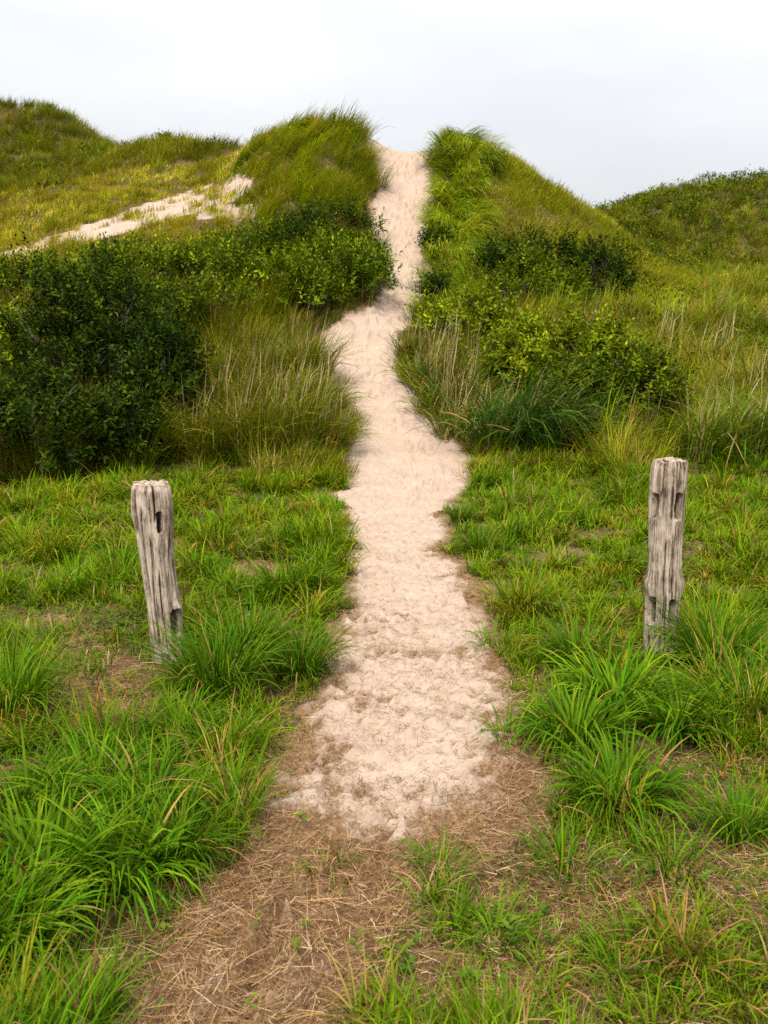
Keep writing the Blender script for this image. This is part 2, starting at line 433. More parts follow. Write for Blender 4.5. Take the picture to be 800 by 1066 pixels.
G_LAWN = [(.078, .158, .003), (.054, .128, .003), (.112, .185, .004), (.155, .165, .008), (.23, .15, .045)]
G_DEEP = [(.048, .130, .003), (.070, .158, .004), (.031, .088, .003), (.112, .195, .005), (.27, .19, .055)]

# ------------------------------------------------------------------ lawn (stuff)
def lawn():
    parts = []
    def zone(y0, y1, dens, tufted):
        xw = lambda y: .46 * y + 1.6
        ar = (y1 - y0) * (xw(y1)) * 2
        N = int(ar * dens)
        y = y0 + (y1 - y0) * rng.random(N); x = (rng.random(N) * 2 - 1) * xw(y1)
        k = np.abs(x) < xw(y); x, y = x[k], y[k]
        b, s, px, py, z = masks(x, y)
        cl = fbm(x * 2.6, y * 2.6, 101, 3); cl2 = fbm(x * .8, y * .8, 105, 2)
        thin = sst(800, 920, py) * sst(400, 500, px)
        den = (1 - b) ** 1.6 * np.clip(.62 + (cl - .34) * 2.6, .5, 1)
        den = np.maximum(den, np.where((b > .5) & (s < .25) & (y < 5), .03 + .9 * np.clip(fbm(x * 4, y * 4, 108, 3) - .54, 0, 1), 0))
        den = np.maximum(den, np.where((b > .3) & (b < .97) & (y > 3.5), .30 * (fbm(x * 3, y * 3, 109, 2) > .5), 0))
        k = rng.random(len(x)) < den * (1 - (.15 if tufted else 0) * thin)
        x, y, z, b, cl, cl2, thin, px, py = [q[k] for q in (x, y, z, b, cl, cl2, thin, px, py)]
        m = len(x)
        tall = sst(270, 170, px + (py - 800) * .1) * sst(730, 830, py)
        h = (.065 + .30 * np.clip((cl - .34) * 2.3, 0, 1) ** 1.3) * (.6 + .7 * rng.random(m))
        h = h * (1 - .5 * b) * (1 - .25 * thin) * (1 + .25 * sst(7, 11, y)) * (1 + .08 * tall)
        h = np.clip(h * (1 if tufted else .6), .045, .40)
        c = pal(m, G_LAWN, [.42, .20, .24, .11, .03], .22)
        yel = (np.clip((cl2 - .42) * 3.2, 0, 1) * (1 - .85 * tall) * (1 - .5 * thin))[:, None]
        c = np.where(tall[:, None] > .5, c * np.array([.72, .88, .9]), c)
        c = c * (1 - yel * .5) + c * np.array([1.5, 1.15, 1.0]) * yel * .5
        if tufted:
            cnt = ((10 + 26 * rng.random(m) * (1 - .5 * b)) * (1 + .6 * thin)).astype(int); r0 = (.018 + .04 * rng.random(m)) * (1 + .04 * y)
        else:
            cnt = np.ones(m, int); r0 = np.zeros(m) + .001
        i = np.repeat(np.arange(m), cnt); M = len(i)
        rr = np.sqrt(rng.random(M)); aa = rng.random(M) * 2 * pi
        X = x[i] + r0[i] * rr * np.cos(aa); Y = y[i] + r0[i] * rr * np.sin(aa)
        flow = fbm(x * .9, y * .9, 120, 2) * 12
        az = np.where(rng.random(M) < .62, aa + (rng.random(M) - .5) * 1.6, flow[i] + (rng.random(M) - .5) * 2.4)
        H = h[i] * (.45 + .75 * rng.random(M))
        wd = (.0038 + .0036 * rng.random(M) + .006 * np.clip(h[i] - .15, 0, .3)) * np.clip(Y / 4.5, .85, 1.8)
        t0 = .08 + .30 * rr * rng.random(M) + .15 * rng.random(M); t1 = t0 + .35 + 1.75 * rng.random(M) ** 1.1
        C = c[i] * (.65 + .65 * rng.random((M, 1)))
        br = rng.random(M) < (.05 + .22 * b + .12 * thin)[i]
        C[br] = pal(br.sum(), [(.20, .125, .045), (.29, .20, .09), (.12, .07, .03)], [1, 1, 1])
        dead = rng.random(M) < .12
        T = C * np.where(dead[:, None], np.array([2.2, 1.3, 2.0]), np.array([1.15, 1.05, 1.0]))
        parts.append(blades(np.stack([X, Y, z[i] + dz(X, Y) - .012], 1), H, wd, az, t0, t1, C, T, 5 if y0 < 5 else 3))
    for (y0, y1, dt, ds) in ((1.2, 3.0, 190, 5200), (3.0, 5.0, 170, 3600), (5.0, 8.0, 130, 1800), (8.0, 14.5, 85, 900)):
        zone(y0, y1, dt, True); zone(y0, y1, ds, False)
    V, Q, C = join(parts)
    print('lawn quads', len(Q))
    link('lawn_grass', mesh_np('lawn_grass', V, Q, M_GRASS, C), label='short bright green grass covering the flat ground around the posts', cat='grass', kind='stuff')
lawn()

# straw litter lying on the trodden ground
def straw():
    parts = []
    N = 380000
    y = 1.2 + 8.8 * rng.random(N) ** 1.7; x = (rng.random(N) * 2 - 1) * (.30 * y + 1.0)
    b, s, px, py, z = masks(x, y)
    g = fbm(x * 3, y * 3, 131, 3)
    jx = np.clip(np.searchsorted(xs, x), 0, nx_ - 1); jy = np.clip(np.searchsorted(ys, y), 0, ny_ - 1)
    lo_ = low[jy, jx]; lz_ = litterzone[jy, jx]
    den = np.where(s > .4, .12 * (y < 8) + .30 * np.clip(g - .48, 0, 1) * 2 + .55 * lo_ * g, np.clip(np.maximum(b, lz_ * .7), np.where(y < 5, .30, .12), 1) * (.35 + .8 * g))
    den *= 1 - .6 * sst(5, 8, y)
    k = rng.random(N) < den
    x, y, z, s = x[k], y[k], z[k], s[k]; m = len(x)
    L = np.where(s > .4, .45, 1.0) * (.02 + .085 * rng.random(m) ** 2.2 + .03 * rng.random(m))
    wd = .0010 + .0012 * rng.random(m)
    az = rng.random(m) * 2 * pi + 0
    t0 = 1.30 + .32 * rng.random(m); t1 = t0 + .35 * (rng.random(m) - .4)
    c = pal(m, [(.34, .215, .10), (.22, .125, .052), (.12, .062, .025), (.46, .35, .21), (.07, .036, .015)], [3, 3.6, 2.6, .7, 1.6], .25)
    onsand = s > .4
    c[onsand] *= .7
    R = np.stack([x, y, z + dz(x, y) + .003 + .013 * rng.random(m) * (s < .4)], 1)
    V, Q, C = blades(R, L, wd, az, t0, t1, c, None, 3, ([0, 1], [1, .8]), 1.2)
    link('straw_litter', mesh_np('straw_litter', V, Q, M_STRAW, C), label='dry tan straw and dead grass trodden over the foot of the path', cat='straw', kind='stuff')
straw()

# ------------------------------------------------------------------ dune grass (stuff)
def visible(x, y, z, margin):
    ok = np.ones(len(x), bool)
    for t in np.linspace(.35, .985, 46):
        ok &= bil(GZ, x * t, y * t) < CAMH + (z - CAMH) * t + margin
    return ok

SHRUBSLOPE = [(-200, 330), (30, 285), (120, 262), (250, 258), (310, 232), (385, 225), (415, 300), (370, 335), (300, 325), (200, 330), (120, 350), (-200, 420)]
def dunegrass():
    sets = []
    N = 52000
    y = 11.4 + 41 * rng.random(N) ** 1.22
    x = (rng.random(N) * 2 - 1) * (.47 * y + 3)
    b, s, px, py, z = masks(x, y)
    k = (b < .72) | (rng.random(N) < np.where((px < 290) & (y > 20), .42 + .4 * (fbm(x * 1.6, y * 1.6, 261, 2) > .5), .01))
    k &= (y < 52) & (y > 12.5 + (fbm(x * .9, x * 0 + 5, 209, 3) - .5) * 3.0 - .9 * (x < -3.2))
    x, y, z, b, px, py = [q[k] for q in (x, y, z, b, px, py)]
    k = visible(x, y, z + .5, .25)
    x, y, z, b, px, py = [q[k] for q in (x, y, z, b, px, py)]
    m = len(x)
    pmid = np.interp(y, EY, (EX[:, 0] + EX[:, 3]) / 2); pr = np.interp(y, EY, EX[:, 3]); pl = np.interp(y, EY, EX[:, 0])
    left = x < pmid
    cl = fbm(x * .9, y * .9, 201, 3); fine = fbm(x * 2.6, y * 2.6, 205, 3); big = fbm(x * .22, y * .22, 207, 2)
    h = .34 + .25 * rng.random(m); den = np.clip(.35 + (fine - .35) * 2.4, .15, 1)
    az = (rng.random(m) - .5) * 2.4 + (fbm(x * .5, y * .5, 211, 2) - .5) * 2.5
    t0 = .1 + .3 * rng.random(m); t1 = t0 + .35 + .75 * rng.random(m)
    base = pal(m, [(.125, .165, .006), (.085, .135, .005), (.17, .19, .010), (.055, .095, .005), (.26, .20, .07)], [.36, .26, .18, .12, .08])
    # hummock left of the path: long dark marram combed towards the right
    humm = left & (y > 22) & (y < 31) & (px > 225 + 40 * fbm(x, y, 203, 2))
    h[humm] = (.26 + .22 * sst(215, 330, px[humm]) + .24 * rng.random(humm.sum())); t1[humm] = t0[humm] + .8 + .7 * rng.random(humm.sum())
    az[humm] = (rng.random(humm.sum()) - .5) * .7 - .45 + (fbm(x[humm] * .6, y[humm] * .7, 219, 2) - .5) * 1.8
    base[humm] = pal(humm.sum(), [(.145, .20, .006), (.20, .235, .010), (.085, .138, .005), (.26, .22, .06)], [.4, .35, .2, .05])
    # long mane along the right edge of the path
    mane = (~left) & (y > 20) & (y < 31) & (x - pr < 1.25 + .25 * np.sin(y * 2.1))
    nm_ = mane.sum()
    h[mane] = .62 + .38 * rng.random(nm_); den[mane] = 1.0
    ddm = x[mane] - pr[mane] + (fbm(x[mane] * .8, y[mane] * .9, 215, 2) - .5) * 1.6; az[mane] = np.where(rng.random(nm_) < 1 - sst(.0, 1.2, ddm), pi + .55, -.75) + (fbm(x[mane] * .9, y[mane] * 1.2, 217, 2) - .5) * 2.4 + (rng.random(nm_) - .5) * .5
    t0[mane] = .3; t1[mane] = 1.9 + .7 * rng.random(nm_)
    base[mane] = pal(nm_, [(.15, .225, .008), (.20, .255, .018), (.10, .17, .007)], [.5, .3, .2])
    # smooth right dune face: short, fine, tan flushed
    face = (~left) & ~mane & (y > 20.5) & (y < 32) & (px < 730)
    nf = face.sum()
    h[face] = .20 + .13 * rng.random(nf); den[face] = np.clip(.6 + (fine[face] - .4) * 1.5, .3, 1)
    az[face] = -.5 + (rng.random(nf) - .5) * 1.4
    br = np.clip((fbm(x[face] * .55, y[face] * .8, 231, 3) - .47) * 5, 0, 1)[:, None]
    top = sst(-20, 60, 300 - py[face])[:, None]
    cf = pal(nf, [(.19, .225, .010), (.15, .20, .007), (.24, .25, .025)], [.45, .3, .25])
    base[face] = cf * (1 - br * .35 * top) + pal(nf, [(.24, .195, .06), (.20, .165, .04)], [1, 1]) * br * .35 * top
    # meadow right: taller mixed
    mead = (~left) & ~mane & ~face & (y < 36)
    nme = mead.sum()
    h[mead] = .45 + .5 * rng.random(nme) * np.clip((cl[mead] - .3) * 3, .2, 1)
    base[mead] = pal(nme, [(.14, .20, .006), (.098, .165, .006), (.19, .23, .010), (.22, .165, .04), (.17, .085, .02)], [.36, .27, .17, .13, .07])
    # yellow grass round the bare strip
    yel = left & (y > 21.5) & (y < 33) & (px < 270) & ~humm
    ny = yel.sum()
    h[yel] = .17 + .17 * rng.random(ny)
    base[yel] = pal(ny, [(.235, .245, .012), (.19, .22, .008), (.30, .27, .05), (.13, .165, .006)], [.42, .28, .2, .1])
    # far ridges: short and dark
    farr = y >= 33
    nr = farr.sum()
    h[farr] = .3 + .3 * rng.random(nr)
    cf = pal(nr, [(.105, .14, .005), (.145, .175, .006), (.065, .095, .005), (.18, .16, .03)], [.4, .3, .22, .08])
    fl = np.clip((fbm(x[farr] * .22, y[farr] * .30, 241, 3) - .48) * 5, 0, 1)[:, None]
    base[farr] = .9 * cf * (1 - fl * .6) + np.array([.17, .19, .012]) * fl * .6
    # slopes at the dune foot
    footz = (y < 21) & left
    h[footz] = .4 + .5 * rng.random(footz.sum())
    sh = inpoly(px, py, SHRUBSLOPE) & (y < 25)
    den[sh] *= .55
    den *= (1 - b) ** .7 * .95 + .05
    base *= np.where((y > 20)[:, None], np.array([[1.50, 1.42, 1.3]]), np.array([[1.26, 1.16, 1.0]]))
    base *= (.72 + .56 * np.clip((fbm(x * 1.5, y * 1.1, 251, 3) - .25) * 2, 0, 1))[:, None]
    h *= .6 + .85 * np.clip((fine - .3) * 2, 0, 1)
    # grass leaning over the path edge stays low there
    dl = np.where(left, pl - x, x - pr)
    lowy = (y < 20)
    h *= np.where(lowy, np.clip(.35 + dl * .7, .3, 1), 1)
    k = rng.random(m) < den
    x, y, z, h, az, t0, t1, base, face, mane, humm = [q[k] for q in (x, y, z, h, az, t0, t1, base, face, mane, humm)]
    m = len(x)
    cnt = (16 + 18 * rng.random(m)).astype(int)
    cnt = np.where(face | mane, (cnt * 1.7).astype(int), cnt)
    r0 = .10 + .16 * rng.random(m); r0 = np.where(face, .34, r0)
    i = np.repeat(np.arange(m), cnt); M = len(i)
    rr = np.sqrt(rng.random(M)); aa = rng.random(M) * 2 * pi
    X = x[i] + r0[i] * rr * np.cos(aa); Y = y[i] + r0[i] * rr * np.sin(aa)
    Z = bil(GZ, X, Y)
    out_ = rng.random(M) < np.where(mane, .06, np.where(face, .25, np.where(humm, .15, .5)))[i]
    A = np.where(out_, aa + (rng.random(M) - .5) * 1.2, az[i] + (rng.random(M) - .5) * np.where(mane | humm, .55, 1.1)[i])
    H = h[i] * (.45 + .75 * rng.random(M))
    T0 = t0[i] * (.5 + rng.random(M)) + .25 * rr * out_; T1 = T0 + (t1 - t0)[i] * np.where((mane | humm)[i], .75 + .5 * rng.random(M), .4 + 1.1 * rng.random(M))
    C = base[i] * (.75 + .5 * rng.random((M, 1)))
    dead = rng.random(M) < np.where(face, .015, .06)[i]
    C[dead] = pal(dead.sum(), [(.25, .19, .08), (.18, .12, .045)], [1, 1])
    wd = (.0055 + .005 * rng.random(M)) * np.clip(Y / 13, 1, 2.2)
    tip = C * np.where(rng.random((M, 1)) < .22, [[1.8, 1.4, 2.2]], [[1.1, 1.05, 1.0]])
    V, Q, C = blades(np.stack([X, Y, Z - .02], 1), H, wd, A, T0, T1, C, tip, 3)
    print('dune blades', M)
    link('dune_grass', mesh_np('dune_grass', V, Q, M_GRASS, C), label='wind combed marram grass growing all over the dunes and the meadow', cat='dune grass', kind='stuff')
dunegrass()

# ------------------------------------------------------------------ leaves / shrubs
def leaves(p, d, nrm, L, Wd, col, fold=.25):
    """folded diamond leaves: base p, direction d, up nrm"""
    n = len(p)
    side = np.cross(d, nrm); side /= np.linalg.norm(side, axis=1)[:, None] + 1e-9
    up = np.cross(side, d)
    L = L[:, None]; Wd = Wd[:, None]
    mid = p + d * L * .45
    V = np.stack([p, mid + side * Wd * .5 + up * Wd * fold, p + d * L - up * L * .12, mid - side * Wd * .5 + up * Wd * fold], 1)
    b = (np.arange(n) * 4)[:, None]
    T = np.concatenate([b + np.array([[0, 1, 2]]), b + np.array([[0, 2, 3]])], 1).reshape(-1, 3)
    return V.reshape(-1, 3), T, np.repeat(col, 4, 0)

def norm(v): return v / (np.linalg.norm(v, axis=-1, keepdims=True) + 1e-9)

def tubes(segs, nside=5):
    Vs, Qs = [], []; o = 0
    for pts, r0, r1 in segs:
        pts = np.array(pts); k = len(pts)
        ax = norm(pts[-1] - pts[0]); ref = np.array([1., 0, 0]) if abs(ax[0]) < .8 else np.array([0, 1., 0])
        e1 = norm(np.cross(ax, ref)); e2 = np.cross(ax, e1)
        a = np.arange(nside) / nside * 2 * pi
        ring = np.cos(a)[:, None] * e1 + np.sin(a)[:, None] * e2
        r = np.linspace(r0, r1, k)
        V = pts[:, None] + ring[None] * r[:, None, None]
        i = np.arange(k - 1)[:, None] * nside + np.arange(nside)[None]
        j = np.arange(k - 1)[:, None] * nside + (np.arange(nside)[None] + 1) % nside
        Q = np.stack([i, j, j + nside, i + nside], -1).reshape(-1, 4) + o
        Vs.append(V.reshape(-1, 3)); Qs.append(Q); o += k * nside
    return np.concatenate(Vs), np.concatenate(Qs)

def shrub_meshes(a, b, h, nl, shoots, lps, leafL, leafW, cols, wts, seed, tip=None, upright=.55):
    """crown of lobes in an envelope half-width a (x), b (y), height h; returns foliage mesh, stem mesh"""
    r = np.random.default_rng(seed)
    lob = []
    for i in range(nl):
        t = r.random() * 2 * pi; q = math.sqrt(r.random()) * .82
        cx, cy = cos(t) * q * a, sin(t) * q * b
        top = h * (1 - .5 * q * q) * (.55 + .5 * r.random()) if i else h
        rz = top * (.22 + .16 * r.random())
        rx = a * (.17 + .17 * r.random()); ry = b * (.20 + .17 * r.random())
        lob.append((cx, cy, top - rz, rx, ry, rz))
        if top - 2 * rz > .15 * h and q > .25:
            lob.append((cx * 1.08, cy * 1.08, top * .36, rx * 1.25, ry * 1.25, top * .34))
    lob = np.array(lob)
    wt = lob[:, 3] * lob[:, 5] + lob[:, 4] * lob[:, 5] + lob[:, 3] * lob[:, 4]
    li = r.choice(len(lob), int(shoots * 1.7), p=wt / wt.sum())
    d = norm(r.normal(size=(len(li), 3))); d[:, 2] = np.where(d[:, 2] < -.3, -d[:, 2], d[:, 2])
    rad = np.where(r.random(len(li)) < .72, .84 + .22 * r.random(len(li)), .45 + .4 * r.random(len(li))) + (r.random(len(li)) < .10) * .28 * r.random(len(li))
    # ragged outline: the shell swells and sinks from one clump to the next
    lump = vnoise(np.arctan2(d[:, 1], d[:, 0]) * 2.4 + li * 7.7, d[:, 2] * 3.2, seed) * .62 + .62
    c = lob[li]
    p = c[:, :3] + d * c[:, 3:] * (rad * lump)[:, None]
    ok = np.ones(len(li), bool)
    for j in range(len(lob)):
        q = (((p - lob[j, :3]) / lob[j, 3:]) ** 2).sum(1)
        ok &= (q > .40) | (li == j)
    ok &= p[:, 2] > .02
    p = p[ok][:shoots]; d = d[ok][:shoots]; li = li[ok][:shoots]
    nrm_ = norm(d / lob[li][:, 3:])
    sd = norm(nrm_ * .6 + np.array([0, 0, upright]) + r.normal(size=p.shape) * .28)
    ns = len(p); sl = leafL * (1.8 + 2.8 * r.random(ns) ** 1.6)
    ci = r.choice(len(cols), ns, p=np.array(wts) / sum(wts))
    scol = np.array(cols)[ci] * (.45 + 1.2 * r.random((ns, 1)) ** 1.5)
    ref = norm(np.cross(sd, r.normal(size=p.shape))); ref2 = np.cross(sd, ref)
    parts = []
    for k in range(lps):
        f = (k + .5) / lps
        ph = k * 2.399 + r.random(ns) * .7
        rad_ = ref * np.cos(ph)[:, None] + ref2 * np.sin(ph)[:, None]
        el = 1.25 - .75 * f + (r.random(ns) - .5) * .5
        ld = norm(rad_ * np.sin(el)[:, None] + sd * np.cos(el)[:, None] + np.array([0, 0, -.12]))
        up = norm(sd * np.sin(el)[:, None] - rad_ * np.cos(el)[:, None] + np.array([0, 0, .35]))
        base = p + sd * (sl * f)[:, None]
        LL = leafL * (.65 + .6 * r.random(ns)) * (1.05 - .35 * f); WW = LL * leafW / leafL
        cc = scol * (.8 + .4 * r.random((ns, 1)))
        if tip is not None and k >= lps - 2:
            mm = (r.random(ns) < .55)[:, None]
            cc = np.where(mm, cc * .35 + np.array(tip) * .65, cc)
        parts.append(leaves(base, ld, up, LL, WW, cc))
    V, T, C = join(parts)
    fol = mesh_np('foliage', V, T, M_LEAF, C, smooth=False)
    segs = []
    nb = min(34, 8 + nl)
    for i in range(nb):
        tgt = lob[i % len(lob)]
        e = tgt[:3] + r.normal(size=3) * tgt[3:] * .45
        s0 = np.array([e[0] * .25 + r.normal() * .06 * a, e[1] * .25 + r.normal() * .06 * b, -.05])
        m1 = s0 * .45 + e * .55 + r.normal(size=3) * .08 * h; m1[2] = e[2] * .5
        k0 = max(.008, .011 * h)
        segs.append(([s0, (s0 + m1) / 2 + r.normal(size=3) * .02, m1, (m1 + e) / 2 + r.normal(size=3) * .03, e], k0, k0 * .35))
        for _ in range(3):
            e2 = e + r.normal(size=3) * tgt[3:] * .55; e2[2] = max(e2[2], .05)
            segs.append(([m1 * .4 + e * .6, (e + e2) / 2 + r.normal(size=3) * .03, e2], k0 * .5, k0 * .2))
    V, Q = tubes(segs)
    stem = mesh_np('branches', V, Q, M_BARK)
    return fol, stem

def place(name, meshes, x, y, z, rot, scl, label, cat, group):
    e = link(name, None, label=label, cat=cat, group=group)
    e.location = (x, y, z); e.rotation_euler = (0, 0, rot); e.scale = scl if hasattr(scl, '__len__') else (scl,) * 3
    e.empty_display_size = .1
    for nm, me in meshes:
        link(nm, me, e)
    return e

DK = [(.027, .050, .003), (.050, .080, .003), (.016, .032, .003)]
MD = [(.070, .110, .003), (.105, .150, .004), (.040, .072, .003)]
LT = [(.155, .205, .004), (.115, .165, .004), (.21, .245, .007)]

def shrub(px, pytop, Y, halfpx, label, kind, seed, depth=None, group='shrubs growing on the dune slopes', ybase=None):
    u, v = ray(px, pytop)
    x = u * Y; a = halfpx / F * Y
    b = depth or a * .9
    zg = float(bil(GZ, x, Y)); h = max(CAMH + v * Y - zg, .3)
    near = Y < 17
    ll = .115 if near else .13
    dn = 1.0 if near else .62
    cols, wts, tip = {'dark': (DK, [3, 2, 2], (.05, .10, .010)), 'mid': (MD, [3, 2, 2], (.10, .15, .012)), 'light': (LT, [3, 3, 1], (.22, .28, .03)), 'mixed': (MD + LT, [3, 2, 1, 1, 1, .5], (.13, .18, .012))}[kind]
    area = 2 * pi * (a * b + a * h + b * h) / 3 * 1.6
    shoots = int(np.clip(area * 58 * dn * (1.15 if kind != 'dark' else 1.0), 140, 4200))
    me = shrub_meshes(a, b, h, int(np.clip(14 + area * 1.8, 14, 44)), shoots, 11, ll, ll * (.42 if kind != 'light' else .45), cols, wts, seed, tip)
    place('shrub', [('foliage', me[0]), ('branches', me[1])], x, Y, zg, 0, 1, label, 'shrub', group)

SHRUBS = [
    (98, 270, 15.0, 74, 'tall dark glossy leaved bush, the biggest left of the path', 'dark', 1, 1.3),
    (172, 322, 14.0, 34, 'dark bush with bare twigs low down beside the tall brown grass', 'dark', 2, .8),
    (18, 376, 11.8, 66, 'dark round bush low at the left edge of the photo', 'dark', 3, .9),
    (118, 404, 12.5, 46, 'shaded dark bush in front of the tall dark bush and above the left post', 'dark', 4, .7),
    (-95, 350, 14.0, 70, 'dark bush at the outer left beyond the round dark bush', 'dark', 5, 1.0),
    (8, 322, 16.0, 40, 'yellow green low bush behind the round dark bush at the left edge', 'light', 6, .7),
    (40, 276, 19.5, 62, 'mid green spreading shrub behind the tall dark bush, by the left edge', 'mixed', 7, 1.2),
    (135, 260, 21.0, 60, 'low green shrub just below the bare sandy strip, above the tall dark bush', 'mixed', 8, 1.0),
    (205, 262, 20.6, 55, 'low green shrub in the middle of the left slope under the bare sand', 'mixed', 9, 1.1),
    (228, 297, 19.0, 42, 'low leafy shrub at the top of the tall brown grass left of the path', 'mixed', 10, .8),
    (262, 250, 22.2, 45, 'small green shrub under the right end of the bare sandy strip', 'mid', 11, .9),
    (305, 242, 22.6, 46, 'dark green shrub at the foot of the grassy hummock', 'dark', 12, .9),
    (292, 272, 20.4, 48, 'wide mid green shrub in the middle of the shrub patch left of the path', 'mixed', 13, .9),
    (345, 226, 23.4, 46, 'dark green shrub tucked under the long grass of the hummock near the path', 'dark', 14, .8),
    (350, 256, 21.4, 48, 'bright topped shrub close to the path below the hummock', 'mixed', 15, .9),
    (372, 268, 20.4, 31, 'dark rounded shrub bulging over the left edge of the path', 'mid', 16, .8),
    (330, 292, 19.4, 42, 'low shrub on the left path edge just above the brown seed heads', 'mixed', 17, .7),
    (160, 290, 18.0, 48, 'mid green shrub rising behind the tall dark bush on its right', 'mid', 18, .9),
    (515, 258, 21.6, 36, 'dark shrub at the foot of the pointed dune nearest the path', 'dark', 21, .9),
    (560, 246, 22.0, 52, 'dark twiggy shrub on the pointed dune behind the bright leafy one', 'dark', 22, 1.0),
    (622, 256, 21.8, 42, 'dark shrub at the right end of the row under the pointed dune', 'dark', 23, .9),
    (560, 266, 20.4, 58, 'bright green leafy shrub in front of the dark shrubs under the pointed dune', 'mixed', 24, .8),
    (610, 325, 14.6, 62, 'tall light green leafy bush, the brightest right of the path', 'light', 25, .8),
    (662, 362, 13.9, 46, 'green leafy bush bulging right of the brightest bush, behind the right post', 'mixed', 26, .7),
    (545, 330, 15.6, 42, 'light green bush leaning over the dark drooping grass', 'light', 27, .7),
    (600, 378, 13.5, 46, 'shaded mid green bush under the brightest bush, at the lawn edge', 'mid', 28, .5),
    (505, 305, 18.0, 30, 'small yellow green shrub between the path grass and the dark shrubs', 'light', 29, .6),
    (456, 294, 20.6, 11, 'small dark shrub on the right path edge below the mane of grass', 'dark', 30, .4),
    (454, 246, 23.3, 6, 'tiny dark leafy shrub clinging to the right path edge under the mane', 'dark', 31, .3),
    (470, 318, 18.6, 26, 'low yellow green shrub on the right path edge above the feathery grass', 'light', 32, .5),
]
for (px, pyt, Y, hp, lab, kd, sd, dp) in SHRUBS:
    shrub(px, pyt, Y, hp, lab, kd, sd, dp)

# low scrub that reads as one mass on the far ridges and slopes
def scrub():
    parts = []
    N = 60000
    y = 17 + 35 * rng.random(N); x = (rng.random(N) * 2 - 1) * (.47 * y + 3)
    b, s, px, py, z = masks(x, y)
    cl = fbm(x * .45, y * .45, 301, 3)
    pmid = np.interp(y, EY, (EX[:, 0] + EX[:, 3]) / 2)
    farR = (x > pmid) & (y > 34); farL = (x < pmid) & (y > 32)
    slope = inpoly(px, py, SHRUBSLOPE) & (y < 25)
    meadow = (x > pmid + 2) & (y < 34) & (px > 640)
    den = np.where(farR, .6 * np.clip((cl - .34) * 5, .08, 1), np.where(farL, .22 * np.clip((cl - .52) * 7, .0, 1) * (py > 150), np.where(slope, .45, np.where(meadow, .5 * np.clip((cl - .5) * 8, 0, 1), 0)))) * (b < .2)
    k = (rng.random(N) < den)
    x, y, z, cl, farR, farL = [q[k] for q in (x, y, z, cl, farR, farL)]
    k = visible(x, y, z + .6, .2)
    x, y, z, cl, farR, farL = [q[k] for q in (x, y, z, cl, farR, farL)]
    n = len(x); print('scrub shoots', n)
    hh = np.where(farR, .6, .5) * (.3 + 1.1 * fbm(x * 1.3, y * 1.3, 305, 2))
    zz_ = z + hh * rng.random(n) ** .6
    col = pal(n, DK + MD + LT[:2], [1, 2, 1, 3, 3, 2, 1, 1], .25)
    far_ = (farR | farL)[:, None]
    for kk in range(9):
        p = np.stack([x, y, zz_], 1) + rng.normal(size=(n, 3)) * np.array([.10, .10, .07])
        d = norm(rng.normal(size=(n, 3)) * .8 + np.array([0, -.1, .75]))
        up = norm(rng.normal(size=(n, 3)) * .4 + np.array([0, 0, 1.]))
        sz = np.where(far_[:, 0], .12, .085) * (.7 + .6 * rng.random(n))
        parts.append(leaves(p, d, up, sz, sz * .5, col * (.7 + .6 * rng.random((n, 1)))))
    V, T, C = join(parts)
    link('undergrowth', mesh_np('undergrowth', V, T, M_LEAF, C, smooth=False), label='low dark green scrub matted over the far ridges and the shrub slope', cat='undergrowth', kind='stuff')
scrub()

# small broad leaved weeds in the lawn
def weeds():
    N = 26000
    y = 1.5 + 10 * rng.random(N); x = (rng.random(N) * 2 - 1) * (.46 * y + 1.2)
    b, s, px, py, z = masks(x, y)
    cl = fbm(x * 2.2, y * 2.2, 401, 3)
    spot = ((px < 150) & (py > 640) & (py < 790)) * .8 + .25
    den = np.clip((cl - .50) * 6, 0, 1) * spot * (s < .3) * np.clip(1.15 - b, .15, 1)
    k = rng.random(N) < den
    x, y, z = x[k], y[k], z[k]; n = len(x)
    parts = []
    hh = .02 + .07 * rng.random(n)
    col = pal(n, [(.06, .125, .012), (.09, .155, .012), (.13, .15, .02), (.20, .10, .03)], [3, 3, 1.5, .8], .25)
    for kk in range(4):
        a = kk * 1.7 + rng.random(n) * 2
        d = norm(np.stack([np.cos(a), np.sin(a), .35 + .5 * rng.random(n)], 1))
        p = np.stack([x, y, z + dz(x, y) + hh * (.4 + .2 * kk)], 1)
        sz = .022 + .02 * rng.random(n)
        parts.append(leaves(p, d, np.tile([0, 0, 1.], (n, 1)), sz, sz * .55, col * (.8 + .4 * rng.random((n, 1)))))
    V, T, C = join(parts)
    link('weeds', mesh_np('weeds', V, T, M_LEAF, C, smooth=False), label='small broad leaved weeds scattered low in the worn patches of lawn', cat='weeds', kind='stuff')
weeds()

